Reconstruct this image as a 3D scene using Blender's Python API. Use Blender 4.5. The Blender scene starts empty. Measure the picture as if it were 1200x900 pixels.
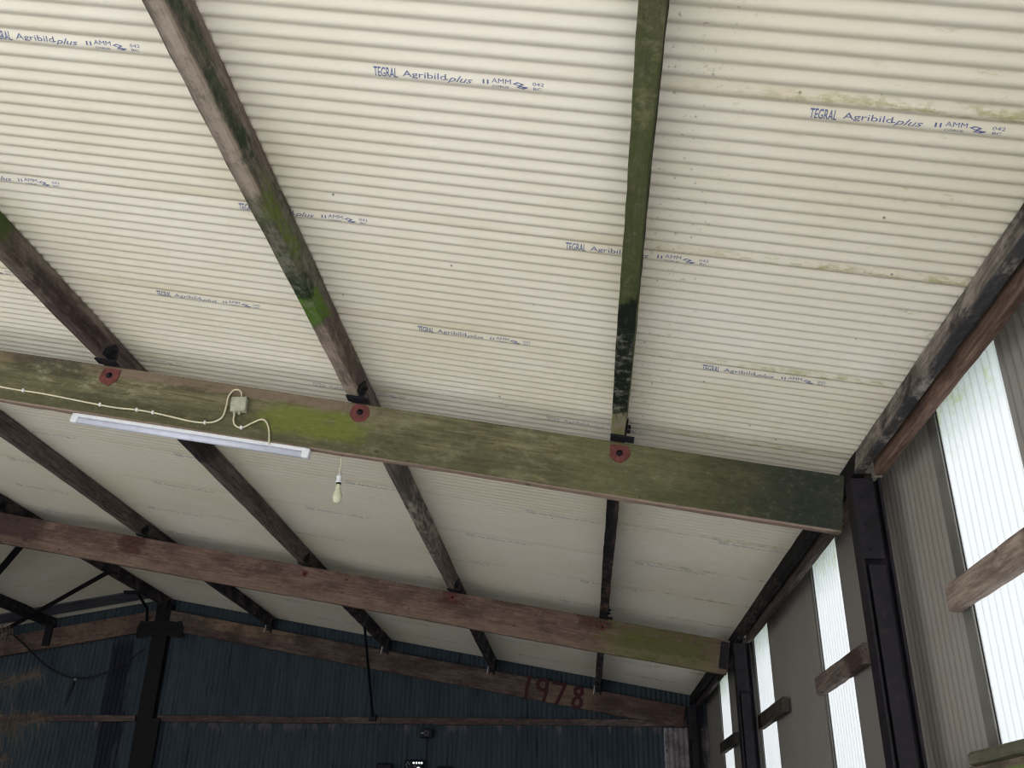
import bpy, bmesh, math, random
from mathutils import Vector, Matrix
random.seed(7)
sc = bpy.context.scene
C = sc.collection
pi = math.pi

# ------------------------------------------------------------------ measures
EYE = 1.65                      # eye height above the barn floor
TH = 0.1734                     # roof pitch
HR = 2.4563 + EYE               # roof height above x = 0
ST, CT, TT = math.sin(TH), math.cos(TH), math.tan(TH)
XR = -6.80                      # ridge
ZR = HR - TT * XR
YG = 15.28                      # back gable
YS = -0.39                      # open front
XW = 1.889                      # right wall
XL = 2 * XR - XW                # left wall
PITCH = 0.99 / 13
YROW = 2.582                    # a sheet joint in the roof
YA, YB, YC, YZ = 5.345, 10.23, 15.127, 0.46
SP = [-6.827, -5.017, -3.068, -1.353, 0.310]   # right faces of the purlins, along the slope
PD, PW = 0.165, 0.083

def roof_z(x): return HR - TT * x if x >= XR else ZR + TT * (x - XR)
SL = Vector((CT, 0, -ST)); NR = Vector((ST, 0, CT)); YD = Vector((0, 1, 0))
O = Vector((0, 0, HR))
def frame_matrix(origin, ex, ez):
    ey = ez.cross(ex)
    m = Matrix((ex, ey, ez)).transposed().to_4x4(); m.translation = origin
    return m
def purlin_frame(s, y, off=0.0):       # x along the barn, z up off the roof, y up the slope
    return frame_matrix(O + SL * s - NR * off + YD * y, YD, NR)
def rafter_frame(y, off=0.0):          # x down the slope, y into the barn, z up
    return frame_matrix(O - NR * off + YD * y, SL, NR)

# ------------------------------------------------------------------ tagging
def tag(o, label=None, cat=None, group=None, kind=None):
    if label: o['label'] = label
    if cat: o['category'] = cat
    if group: o['group'] = group
    if kind: o['kind'] = kind
    return o
def link(name, mesh, parent=None, M=None):
    o = bpy.data.objects.new(name, mesh); C.objects.link(o)
    if parent: o.parent = parent
    if M is not None: o.matrix_local = M
    return o
def empty(name, loc=(0, 0, 0), parent=None):
    o = bpy.data.objects.new(name, None); C.objects.link(o); o.empty_display_size = .1
    o.location = loc
    if parent: o.parent = parent
    return o
def mesh_of(name, bm, mat, smooth=False):
    me = bpy.data.meshes.new(name); bmesh.ops.recalc_face_normals(bm, faces=bm.faces)
    bm.to_mesh(me); bm.free()
    for m in (mat if isinstance(mat, (list, tuple)) else [mat]): me.materials.append(m)
    if smooth:
        for p in me.polygons: p.use_smooth = True
    return me

# ------------------------------------------------------------------ shapes
def bm_box(bm, x0, x1, y0, y1, z0, z1, M=None, bev=0.0):
    vs = [bm.verts.new((x, y, z)) for x in (x0, x1) for y in (y0, y1) for z in (z0, z1)]
    fs = [(0, 1, 3, 2), (4, 6, 7, 5), (0, 4, 5, 1), (2, 3, 7, 6), (0, 2, 6, 4), (1, 5, 7, 3)]
    ff = [bm.faces.new([vs[i] for i in f]) for f in fs]
    if bev:
        es = list({e for f in ff for e in f.edges})
        r = bmesh.ops.bevel(bm, geom=es, offset=bev, segments=1, affect='EDGES')
        vs = list({v for f in r['faces'] for v in f.verts} | {v for v in vs if v.is_valid})
    if M is not None:
        for v in vs: v.co = M @ v.co
    return vs
def bm_cyl(bm, p0, p1, r0, r1=None, n=16, cap=True):
    p0, p1 = Vector(p0), Vector(p1); r1 = r0 if r1 is None else r1
    d = (p1 - p0).normalized(); a = d.orthogonal().normalized(); b = d.cross(a)
    R = []
    for p, r in ((p0, r0), (p1, r1)):
        R.append([bm.verts.new(p + (a * math.cos(t) + b * math.sin(t)) * r) for t in [2 * pi * i / n for i in range(n)]])
    for i in range(n):
        bm.faces.new((R[0][i], R[0][(i + 1) % n], R[1][(i + 1) % n], R[1][i]))
    if cap: bm.faces.new(R[0][::-1]); bm.faces.new(R[1])
def bm_tube(bm, pts, r, n=8, rad=None):
    pts = [Vector(p) for p in pts]; prev = None; up = None
    for i, p in enumerate(pts):
        d = (pts[min(i + 1, len(pts) - 1)] - pts[max(i - 1, 0)]).normalized()
        if up is None: up = d.orthogonal().normalized()
        up = (up - d * up.dot(d)).normalized(); b = d.cross(up); rr = rad[i] if rad else r
        ring = [bm.verts.new(p + (up * math.cos(t) + b * math.sin(t)) * rr) for t in [2 * pi * k / n for k in range(n)]]
        if prev:
            for k in range(n): bm.faces.new((prev[k], prev[(k + 1) % n], ring[(k + 1) % n], ring[k]))
        else: bm.faces.new(ring[::-1])
        prev = ring
    bm.faces.new(prev)
def bm_lathe(bm, prof, n=24, M=None):   # prof: (r, z)
    prev = None
    for r, z in prof:
        if r < 1e-5: ring = [bm.verts.new((0, 0, z))]
        else: ring = [bm.verts.new((r * math.cos(2 * pi * k / n), r * math.sin(2 * pi * k / n), z)) for k in range(n)]
        if M is not None:
            for v in ring: v.co = M @ v.co
        if prev:
            for k in range(n):
                a, b = prev[k % len(prev)], prev[(k + 1) % len(prev)]; c, d = ring[(k + 1) % len(ring)], ring[k % len(ring)]
                f = []
                for v in (a, b, c, d):
                    if v not in f: f.append(v)
                if len(f) > 2: bm.faces.new(f)
        prev = ring
def spline(pts, n=8):
    P = [Vector(p) for p in pts]; P = [P[0] * 2 - P[1]] + P + [P[-1] * 2 - P[-2]]; out = []
    for i in range(1, len(P) - 2):
        for k in range(n):
            t = k / n; a, b, c, d = P[i - 1:i + 3]
            out.append(.5 * ((2 * b) + (c - a) * t + (2 * a - 5 * b + 4 * c - d) * t * t + (-a + 3 * b - 3 * c + d) * t ** 3))
    out.append(P[-2]); return out
def timber_bm(L, y0, y1, z0, z1, seed, wob=.0022, ch=.006, step=.12, x0=0.0):
    """sawn timber along x: chamfered, a little wavy along its edges"""
    rnd = random.Random(seed); bm = bmesh.new(); n = max(2, int(L / step)); prev = None
    ph = [rnd.uniform(0, 6.28) for _ in range(16)]
    prof = [(y0 + ch, z0), (y1 - ch, z0), (y1, z0 + ch), (y1, z1 - ch), (y1 - ch, z1), (y0 + ch, z1), (y0, z1 - ch), (y0, z0 + ch)]
    for i in range(n + 1):
        x = x0 + L * i / n; ring = []
        for k, (y, z) in enumerate(prof):
            w1 = wob * math.sin(x * 2.3 + ph[k // 2]) + wob * .8 * rnd.uniform(-1, 1)
            w2 = wob * math.sin(x * 1.7 + ph[4 + k // 2]) + wob * .8 * rnd.uniform(-1, 1)
            top = z > (z0 + z1) / 2
            ring.append(bm.verts.new((x, y + w1, z + (0 if top else w2))))
        if prev:
            for k in range(8): bm.faces.new((prev[k], prev[(k + 1) % 8], ring[(k + 1) % 8], ring[k]))
        else: bm.faces.new(ring[::-1])
        prev = ring
    bm.faces.new(prev)
    return bm

# ------------------------------------------------------------------ materials
def lin(c):
    return tuple(((v / 255) / 12.92 if v / 255 <= .04045 else ((v / 255 + .055) / 1.055) ** 2.4) for v in c) + (1,)
class NT:
    def __init__(s, name):
        s.m = bpy.data.materials.new(name); s.m.use_nodes = True; s.t = s.m.node_tree; s.N = s.t.nodes; s.L = s.t.links
        s.b = s.N['Principled BSDF']; s.out = s.N['Material Output']
    def new(s, ty, **k):
        n = s.N.new(ty)
        for a, v in k.items(): setattr(n, a, v)
        return n
    def put(s, sock, v):
        if hasattr(v, 'links') or hasattr(v, 'is_linked'): s.L.new(v, sock)
        else: sock.default_value = v
    def math(s, op, a, b=0.0, c=0.0, clamp=False):
        n = s.new('ShaderNodeMath', operation=op); n.use_clamp = clamp
        for i, v in enumerate((a, b, c)): s.put(n.inputs[i], v)
        return n.outputs[0]
    def step(s, v, a, b):           # smooth ramp from a to b
        n = s.new('ShaderNodeMapRange', interpolation_type='SMOOTHSTEP')
        s.put(n.inputs[0], v); n.inputs[1].default_value = a; n.inputs[2].default_value = b
        return n.outputs[0]
    def mix(s, f, a, b, mode='MIX'):
        n = s.new('ShaderNodeMix', data_type='RGBA', blend_type=mode); n.clamp_factor = True
        s.put(n.inputs[0], f); s.put(n.inputs[6], a); s.put(n.inputs[7], b)
        return n.outputs[2]
    def coords(s, kind='Object', scale=(1, 1, 1), loc=(0, 0, 0)):
        if kind == 'World': o = s.new('ShaderNodeNewGeometry').outputs['Position']
        else: o = s.new('ShaderNodeTexCoord').outputs[kind]
        mp = s.new('ShaderNodeMapping'); s.L.new(o, mp.inputs[0]); mp.inputs[3].default_value = scale; mp.inputs[1].default_value = loc
        return mp.outputs[0]
    def noise(s, vec, scale, detail=4, rough=.55, dist=0.0):
        n = s.new('ShaderNodeTexNoise'); s.L.new(vec, n.inputs['Vector'])
        n.inputs['Scale'].default_value = scale; n.inputs['Detail'].default_value = detail
        n.inputs['Roughness'].default_value = rough; n.inputs['Distortion'].default_value = dist
        return n.outputs[0]
    def bump(s, h, dist=.003, strength=.6):
        n = s.new('ShaderNodeBump'); n.inputs['Strength'].default_value = strength; n.inputs['Distance'].default_value = dist
        s.L.new(h, n.inputs['Height']); s.L.new(n.outputs[0], s.b.inputs['Normal'])
    def base(s, col, rough=.8, metal=0.0, spec=.3):
        s.put(s.b.inputs['Base Color'], col); s.put(s.b.inputs['Roughness'], rough); s.b.inputs['Metallic'].default_value = metal
        s.b.inputs['Specular IOR Level'].default_value = spec
        return s.m

def aged(c, k=1.0, sat=.62):
    g = sum(c) / 3
    return tuple(min(250, (g + (v - g) * sat) * k) for v in c)
def wood(name, light, dark, patches=(), knots=.5, contrast=1.0, seed=0.0, rough=.85):
    """weathered timber; patches = algae, moss, damp and bleached areas, each with its own place along the timber"""
    light, dark = aged(light), aged(dark); patches = [(p[0], p[1], aged(p[2], .96, .72 if p[2][1] > p[2][0] + 8 else .68)) + tuple(p[3:]) for p in patches]
    t = NT(name)
    co = t.coords('Object', (1, 1, 1), (seed, seed * .37, 0)); raw = t.coords('Object')
    gr = t.noise(t.coords('Object', (1.6, 26, 26), (seed, seed, seed)), 2.0, 6, .6, .6)
    bl = t.noise(t.coords('Object', (1.3, 4, 4), (seed * 2, 0, seed)), 1.6, 5, .6, .3)
    col = t.mix(t.step(gr, .33, .68), lin(dark), lin(light))
    col = t.mix(t.math('MULTIPLY', t.step(bl, .45, .75), .55 * contrast), col, lin([v * .62 for v in dark]))
    bl2 = t.noise(t.coords('Object', (2.2, 9, 9), (seed * 3, 1, seed)), 2.3, 5, .6, .4)
    col = t.mix(t.math('MULTIPLY', t.step(bl2, .55, .72), .4), col, lin([min(255, v * 1.22) for v in light]))
    sep = t.new('ShaderNodeSeparateXYZ'); t.L.new(raw, sep.inputs[0])
    X, Y, Z = sep.outputs
    nd = t.math('SUBTRACT', t.noise(t.coords('Object', (2.5, 5, 5), (seed, 3, 0)), 2.4, 6, .65), .5)
    for i, p in enumerate(patches):
        x0, x1, c, amt = p[:4]; k = p[4] if len(p) > 4 else {}
        sf = k.get('soft', .12)
        xx = t.math('ADD', X, t.math('MULTIPLY', nd, k.get('wob', .5)))
        m = t.math('MULTIPLY', t.step(xx, x0 - sf, x0 + sf), t.math('SUBTRACT', 1.0, t.step(xx, x1 - sf, x1 + sf)))
        for ax, S in (('y', Y), ('z', Z)):
            if ax in k:
                a, b = k[ax]; s2 = k.get('soft' + ax, .012)
                vv = t.math('ADD', S, t.math('MULTIPLY', nd, k.get('wobc', .12)))
                m = t.math('MULTIPLY', m, t.math('MULTIPLY', t.step(vv, a - s2, a + s2), t.math('SUBTRACT', 1.0, t.step(vv, b - s2, b + s2))))
        sc_ = k.get('scale', 7); th = k.get('thr', .42)
        st = k.get('stretch', (1, 2, 2))
        nn = t.noise(t.coords('Object', st, (seed + i * 3.1, i, 0)), sc_, 8, .68, .2)
        m = t.math('MULTIPLY', m, t.step(nn, th - .08, th + .1))
        col = t.mix(t.math('MULTIPLY', m, amt), col, lin(c))
    if knots:
        v = t.new('ShaderNodeTexVoronoi', feature='F1'); t.L.new(t.coords('Object', (1.0, 1.0, 2.2), (seed, .1, .2)), v.inputs['Vector']); v.inputs['Scale'].default_value = 3.2
        kd = t.math('ADD', v.outputs['Distance'], t.math('MULTIPLY', nd, .08))
        col = t.mix(t.math('MULTIPLY', t.math('SUBTRACT', 1.0, t.step(kd, .035, .085)), knots), col, lin([v2 * .35 for v2 in dark]))
        v = t.new('ShaderNodeTexVoronoi', feature='F1'); t.L.new(t.coords('Object', (1.0, 1.0, 1.0), (seed, .4, .7)), v.inputs['Vector']); v.inputs['Scale'].default_value = 7.5
        col = t.mix(t.math('MULTIPLY', t.math('SUBTRACT', 1.0, t.step(v.outputs['Distance'], .035, .07)), knots), col, lin([v2 * .25 for v2 in dark]))
    fine = t.noise(t.coords('Object', (5, 55, 55), (seed, 7, 2)), 2.2, 6, .7, .4)
    mott = t.noise(t.coords('Object', (1, 1.4, 1.4), (seed, 2, 9)), 19, 8, .72)
    col = t.mix(t.math('MULTIPLY', t.step(fine, .5, .72), .42), col, t.mix(1.0, col, (.42, .40, .40, 1), 'MULTIPLY'))
    col = t.mix(t.math('MULTIPLY', t.step(mott, .5, .68), .40), col, t.mix(1.0, col, (.5, .5, .5, 1), 'MULTIPLY'))
    col = t.mix(t.math('MULTIPLY', t.step(mott, .46, .32), .30), col, t.mix(.35, col, (.5, .46, .38, 1)))
    t.bump(t.math('ADD', gr, t.math('MULTIPLY', fine, .6)), .004, .7)
    return t.base(col, rough, 0, .2)

def plain(name, c, rough=.6, metal=0.0, var=.25, scale=9, spec=.3, dirt=None):
    t = NT(name); n = t.noise(t.coords('Object'), scale, 6, .6)
    col = t.mix(t.step(n, .35, .75), lin(c), lin([v * (1 - var) for v in c]))
    if dirt:
        n2 = t.noise(t.coords('Object', loc=(3, 2, 1)), scale * 3.3, 8, .7)
        col = t.mix(t.math('MULTIPLY', t.step(n2, .52, .66), .8), col, lin(dirt))
    t.bump(n, .001, .3)
    return t.base(col, rough, metal, spec)

def sheet_mat(name, c, roof=True):
    """cream coated sheeting with specks, joint grime and thin green algae near the eave"""
    t = NT(name); w = t.coords('World')
    sep = t.new('ShaderNodeSeparateXYZ'); t.L.new(w, sep.inputs[0]); X, Y, Z = sep.outputs
    big = t.noise(w, .9, 5, .6)
    col = t.mix(t.step(big, .3, .75), lin(c), lin((c[0] * .95, c[1] * .945, c[2] * .90)))
    st = t.noise(t.coords('World', (1.5, 14, 14)), 1.3, 7, .7)
    col = t.mix(t.math('MULTIPLY', t.step(st, .58, .75), .22), col, lin((176, 160, 124)))
    # specks
    v = t.new('ShaderNodeTexVoronoi', feature='F1'); t.L.new(w, v.inputs['Vector']); v.inputs['Scale'].default_value = 7
    n = t.noise(w, 3.2, 3, .5)
    m = t.math('MULTIPLY', t.math('SUBTRACT', 1.0, t.step(v.outputs['Distance'], .03, .055)), t.step(n, .5, .56))
    col = t.mix(t.math('MULTIPLY', m, .75), col, lin((88, 80, 58)))
    if roof:
        fr = t.math('FRACT', t.math('DIVIDE', t.math('SUBTRACT', Y, YROW), .99))
        near = t.math('MULTIPLY', t.step(fr, .905, .955), t.step(fr, 1.001, .985))
        nn = t.noise(t.coords('World', (1.2, 3, 1)), 9, 9, .75)
        nb = t.noise(w, 1.7, 3, .5)
        # brown scum along the joints
        col = t.mix(t.math('MULTIPLY', t.math('MULTIPLY', near, t.step(nb, .35, .65)), .25), col, lin((188, 172, 128)))
        al = t.math('MULTIPLY', t.math('MULTIPLY', near, t.step(nn, .46, .6)), t.step(X, .1, 1.1))
        col = t.mix(t.math('MULTIPLY', al, .62), col, lin((140, 142, 62)))
        # algae speckle close to the eave
        al2 = t.math('MULTIPLY', t.math('MULTIPLY', t.step(X, .75, 1.45), t.step(t.noise(t.coords('World', (1, 3, 1), (2, 5, 0)), 6, 9, .78), .58, .66)), t.step(Y, 5.6, 3.9))
        col = t.mix(t.math('MULTIPLY', al2, .5), col, lin((142, 144, 68)))
        # fine dirt beside the mossy purlin
        sp = t.math('MULTIPLY', t.step(t.noise(t.coords('World', (1.5, 1.5, 1)), 26, 6, .7), .6, .68), t.math('MULTIPLY', t.step(X, .28, .34), t.step(X, .75, .4)))
        col = t.mix(t.math('MULTIPLY', sp, .55), col, lin((70, 66, 46)))
    rr = t.math('ADD', .42, t.math('MULTIPLY', big, .2))
    return t.base(col, rr, 0, .35)

M_roof = sheet_mat('cream_roof_sheet', (228, 222, 211))
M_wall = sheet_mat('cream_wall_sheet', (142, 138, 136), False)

def gable_mat():
    t = NT('dark_blue_sheet'); w = t.coords('World')
    n = t.noise(t.coords('World', (2.2, 1, .5)), 2.0, 6, .6)
    col = t.mix(t.step(n, .3, .7), lin((46, 59, 72)), lin((58, 71, 80)))
    st = t.noise(t.coords('World', (34, 1, .8)), 1.2, 7, .72)
    col = t.mix(t.math('MULTIPLY', t.step(st, .56, .74), .55), col, lin((98, 112, 120)))
    st2 = t.noise(t.coords('World', (20, 1, 1.1), (5, 0, 2)), 1.4, 6, .7)
    col = t.mix(t.math('MULTIPLY', t.step(st2, .56, .68), .8), col, lin((16, 22, 38)))
    # damp, rusty bloom at the sheet ends under the rail
    sep = t.new('ShaderNodeSeparateXYZ'); t.L.new(w, sep.inputs[0]); X, Y, Z = sep.outputs
    zz = t.math('ADD', Z, t.math('MULTIPLY', t.noise(t.coords('World', (14, 1, 3)), 2, 5, .7), .3))
    m = t.math('MULTIPLY', t.step(zz, EYE + 1.62 + .08, EYE + 1.68 + .15), t.step(zz, EYE + 1.96, EYE + 1.86))
    m = t.math('MULTIPLY', m, t.step(t.noise(t.coords('World', (3, 1, 1)), 1.7, 3), .5, .6))
    col = t.mix(t.math('MULTIPLY', m, .45), col, lin((120, 108, 112)))
    # long dark drip stains left of the ridge column
    xx = t.math('ADD', X, t.math('MULTIPLY', t.math('SUBTRACT', t.noise(t.coords('World', (9, 1, 1.3)), 1.4, 5, .6), .5), .55))
    xx = t.math('ADD', xx, t.math('MULTIPLY', t.math('SUBTRACT', EYE + 2.2, Z), -.02))
    m = t.math('MULTIPLY', t.step(xx, -7.62, -7.54), t.step(xx, -7.2, -7.28))
    m = t.math('MULTIPLY', m, t.step(Z, EYE + 3.15, EYE + 2.8))
    col = t.mix(t.math('MULTIPLY', m, .92), col, lin((12, 17, 38)))
    t.bump(st, .002, .4)
    return t.base(col, .6, 0, .3)
M_gable = gable_mat()
M_greysheet = plain('bare_grey_sheet', (150, 144, 150), .6, 0, .4, 5, dirt=(70, 60, 60))

def clear_mat():
    t = NT('translucent_grp_sheet'); w = t.coords('World')
    sep = t.new('ShaderNodeSeparateXYZ'); t.L.new(w, sep.inputs[0]); X, Y, Z = sep.outputs
    n = t.noise(t.coords('World', (1, 9, 1.2)), 3, 7, .7)
    zz = t.math('ADD', Z, t.math('MULTIPLY', t.math('SUBTRACT', n, .5), .35))
    top = t.step(zz, EYE + 1.75, EYE + 2.1)
    col = t.mix(t.math('MULTIPLY', top, .55), lin((204, 207, 209)), lin((134, 154, 154)))
    al = t.math('MULTIPLY', top, t.step(t.noise(w, 9, 9, .75), .5, .62))
    col = t.mix(t.math('MULTIPLY', al, .5), col, lin((146, 158, 80)))
    sp = t.step(t.noise(t.coords('World', (1, 1, .6)), 22, 5, .65), .62, .7)
    col = t.mix(t.math('MULTIPLY', sp, .3), col, lin((170, 190, 196)))
    tr = t.new('ShaderNodeBsdfTranslucent'); t.L.new(col, tr.inputs[0])
    t.base(col, .35, 0, .4)
    mx = t.new('ShaderNodeMixShader'); lw = t.new('ShaderNodeLayerWeight'); lw.inputs[0].default_value = .5
    t.L.new(t.math('SUBTRACT', .93, t.math('MULTIPLY', t.math('POWER', lw.outputs['Facing'], 2.0), .75)), mx.inputs[0])
    t.L.new(t.b.outputs[0], mx.inputs[1]); t.L.new(tr.outputs[0], mx.inputs[2]); t.L.new(mx.outputs[0], t.out.inputs[0])
    return t.m
M_clear = clear_mat()

M_steel = plain('black_bitumen_steel', (30, 26, 36), .62, 0, .5, 6, .35, dirt=(46, 38, 44))
M_cleat = plain('dark_cleat_steel', (18, 21, 32), .6, .1, .4, 20)
M_black = plain('blackened_steel', (11, 12, 18), .7, 0, .4, 6)
M_oxide = plain('red_oxide_paint', (112, 60, 58), .75, 0, .3, 25, dirt=(96, 62, 50))
M_bolt = plain('black_bolt', (30, 28, 32), .45, .5, .3, 40)
M_white = plain('white_plastic', (226, 228, 234), .4, 0, .06, 12, .5)
M_diff = plain('light_diffuser', (206, 210, 228), .3, 0, .05, 12, .5)
M_cable = plain('cream_cable', (214, 206, 178), .5, 0, .12, 30)
M_box = plain('speckled_grey_box', (176, 178, 160), .6, 0, .15, 30, dirt=(118, 122, 104))
M_dcable = plain('black_cable', (22, 24, 34), .6)
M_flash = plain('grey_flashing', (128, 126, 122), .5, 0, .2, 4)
M_ink = plain('blue_print_ink', (104, 116, 158), .6, 0, .25, 60)
M_ink_old = plain('faded_print_ink', (172, 174, 182), .6, 0, .25, 60)
M_paint = plain('dark_red_paint', (74, 38, 44), .8, 0, .2, 30)
M_mud = plain('earth_floor', (134, 134, 133), .95, 0, .4, 1.2)
M_yard = plain('pale_concrete_yard', (186, 186, 184), .9, 0, .2, .8)
M_plume = plain('dry_straw', (96, 84, 72), .9, 0, .35, 8)
M_lens = plain('glass_lens', (160, 170, 175), .15, 0, .1, 30, .6)
M_white2 = plain('pale_metal_strap', (186, 180, 184), .4, .4, .2, 30)
M_bulb = plain('algae_stained_bulb', (214, 216, 190), .25, 0, .1, 30, .5, dirt=(138, 146, 92))

# ------------------------------------------------------------------ corrugated sheets
AMP = .0088
def wave(u): return AMP * (1 - 2 * abs(math.sin(pi * u / PITCH)) ** 1.25)     # rounded ribs, tighter grooves
def sheet_bm(u0, u1, fmap, v0, v1, nv=1, seg=16, lip=0.0, thick=.0):
    """fmap(u, v, w) -> Vector; v0/v1 may be functions of u"""
    bm = bmesh.new(); n = max(2, int(round((u1 - u0) / PITCH * seg))); prev = None
    for i in range(n + 1):
        u = u0 + (u1 - u0) * i / n
        a = v0(u) if callable(v0) else v0; b = v1(u) if callable(v1) else v1
        w = wave(u) - lip * (1 - i / n)
        row = [bm.verts.new(fmap(u, a + (b - a) * k / nv, w)) for k in range(nv + 1)]
        if prev:
            for k in range(nv): bm.faces.new((prev[k], prev[k + 1], row[k + 1], row[k]))
        prev = row
    return bm

# ---- printed lettering on the underside of the sheets
def lettering():
    parts = []     # (text, x start, width, y0, height, shear)
    spec = [('TEGRAL', 0.0, .092, .0, .034), ('Agribild', .112, .165, .004, .026), ('-plus', .272, .105, .0, .028),
            ('II', .415, .022, .012, .014), ('AMM', .448, .072, .018, .014), ('CORUS', .450, .062, .0, .010),
            ('042', .600, .042, .020, .010), ('BC', .604, .030, .004, .010)]
    bm = bmesh.new()
    for txt, x, w, y, h in spec:
        cu = bpy.data.curves.new('t', 'FONT'); cu.body = txt; cu.size = 1.0; cu.resolution_u = 3
        if txt == '-plus': cu.shear = .4
        if txt == 'TEGRAL': cu.offset = .012
        ob = bpy.data.objects.new('t', cu); C.objects.link(ob); bpy.context.view_layer.update()
        me = bpy.data.meshes.new_from_object(ob.evaluated_get(bpy.context.evaluated_depsgraph_get()))
        xs = [v.co.x for v in me.vertices]; ys = [v.co.y for v in me.vertices]
        ax, bx, ay, by = min(xs), max(xs), min(ys), max(ys)
        for v in me.vertices:
            v.co = ((v.co.x - ax) / (bx - ax) * w + x, (v.co.y - ay) / (by - ay) * h + y, 0)
        bm.from_mesh(me); C.objects.unlink(ob); bpy.data.objects.remove(ob); bpy.data.curves.remove(cu); bpy.data.meshes.remove(me)
    # the maker's mark: two stacked swooping diamonds
    for cx, cy in ((.548, .020), (.562, .009)):
        ring = [(-.022, .000), (-.004, .0065), (.022, .001), (.004, -.0065)]
        for k in range(4):
            a, b = ring[k], ring[(k + 1) % 4]
            bm.faces.new([bm.verts.new((cx + p * q, cy + p2 * q, 0)) for (p, p2, q) in ((a[0], a[1], 1), (b[0], b[1], 1), (b[0], b[1], .5), (a[0], a[1], .5))])
    bm.faces.new([bm.verts.new((.572 + a, .009 + b, 0)) for a, b in ((-.010, .004), (.012, .0045), (.004, -.002), (-.012, -.002))])
    bmesh.ops.triangulate(bm, faces=bm.faces)
    for k in range(-2, 12):
        g = list(bm.verts) + list(bm.edges) + list(bm.faces)
        bmesh.ops.bisect_plane(bm, geom=g, plane_co=(0, k * .0035, 0), plane_no=(0, 1, 0))
    # drape under the sheet: local x down the slope, text height runs towards the open front
    for v in bm.verts:
        u = .041 - v.co.y                 # distance past the joint
        w = wave(u) - .0013 - .003
        v.co = Vector((v.co.x, u, w))
    me = bpy.data.meshes.new('printed_lettering'); bm.to_mesh(me); bm.free(); me.materials.append(M_ink)
    return me
ME_PRINT = lettering()
ME_FADED = ME_PRINT.copy(); ME_FADED.materials[0] = M_ink_old

# ------------------------------------------------------------------ roof
ceil_r = empty('ceiling'); tag(ceil_r, 'right-hand roof slope of cream corrugated sheets with blue print', kind='structure')
ceil_l = empty('ceiling'); tag(ceil_l, 'left-hand roof slope of cream corrugated sheets beyond the ridge', kind='structure')
S0, S1 = XR / CT, (XW + .12) / CT
FR = rafter_frame(YROW); FL = frame_matrix(Vector((XR, YROW, ZR)), Vector((-CT, 0, -ST)), Vector((-ST, 0, CT)))
starts = {0: -.748, 1: -.044, 2: -.900, 3: -.207}
extra = [.62, -.35, .25, -.6, .1, -.45, .5, .0, -.2, .3, -.5, .4]
for k in range(-3, 13):
    y0 = YROW + .99 * k; y1 = min(y0 + 1.02, YG + .02)
    if y1 - y0 < .1: continue
    bm = sheet_bm(0, y1 - y0, lambda u, v, w: Vector((v, u, w + AMP)), S0, S1, nv=6, lip=.003)
    sh = link('roof_sheet', mesh_of('roof_sheet', bm, M_roof, True), ceil_r, frame_matrix(O + YD * y0, SL, NR))
    st = starts.get(k, extra[k % len(extra)])
    j = -5
    while st + 1.58 * j < S1 - .75:
        s = st + 1.58 * j
        if s > S0 + .05: link('printed_lettering', ME_PRINT if k < 3 else ME_FADED, sh, Matrix.Translation((s, 0, AMP)))
        j += 1
    if y0 > 4:
        bm = sheet_bm(0, y1 - y0, lambda u, v, w: Vector((v, -u, w + AMP)), 0, (XW - XR + .12) / CT, nv=4, lip=.003)
        link('roof_sheet', mesh_of('roof_sheet', bm, M_roof, True), ceil_l,
             frame_matrix(Vector((XR, y0, ZR)), Vector((-CT, 0, -ST)), Vector((-ST, 0, CT))))
    else:
        bm = sheet_bm(0, y1 - y0, lambda u, v, w: Vector((v, -u, w + AMP)), 0, (XW - XR + .12) / CT, nv=4, lip=.003)
        link('roof_sheet', mesh_of('roof_sheet', bm, M_roof, True), ceil_l,
             frame_matrix(Vector((XR, y0, ZR)), Vector((-CT, 0, -ST)), Vector((-ST, 0, CT))))
# ridge capping closes the gap between the slopes
bm = bmesh.new()
for sx in (-1, 1):
    f = [(XR, YS, ZR + .035), (XR, YG, ZR + .035), (XR + sx * .22, YG, roof_z(XR + sx * .22) + .028), (XR + sx * .22, YS, roof_z(XR + sx * .22) + .028)]
    bm.faces.new([bm.verts.new(p) for p in f])
tag(link('ridge_cap_trim', mesh_of('ridge', bm, M_flash)), kind='structure').name = 'trim_1'

# ------------------------------------------------------------------ right wall with clear strips
wall_r = empty('wall_right'); tag(wall_r, 'right side wall of vertical grey-cream corrugated sheets', kind='structure')
zt = lambda u: roof_z(XW) + .02
def wall_sheet(y0, y1, z0=0.0, mat=M_wall, parent=wall_r, name='wall_sheet', dx=0.0):
    bm = sheet_bm(y0, y1, lambda u, v, w: Vector((XW + dx + w, u, v)), z0, roof_z(XW) + .02, nv=2)
    return link(name, mesh_of(name, bm, mat, True), parent)
cuts = [YS]
WIN = [(3.91, 4.69), (6.955, 7.74), (9.91, 10.69), (12.86, 13.65)]
prev = YS
for i, (a, b) in enumerate(WIN + [(YG, YG)]):
    y = prev
    while y < a - .02:
        e = min(y + .99, a + (.0 if a < YG else 0)); 
        if a - e < .3: e = a
        wall_sheet(y, e); y = e
    if a < YG:
        w = wall_sheet(a - .03, b + .03, .0, M_clear, None, 'window_%d' % (i + 1), .004)
        tag(w, 'bright translucent corrugated daylight strip, %s in the right wall' % ['nearest the camera', 'second from the camera', 'third from the camera', 'farthest from the camera'][i], kind='structure')
        prev = b
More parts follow.
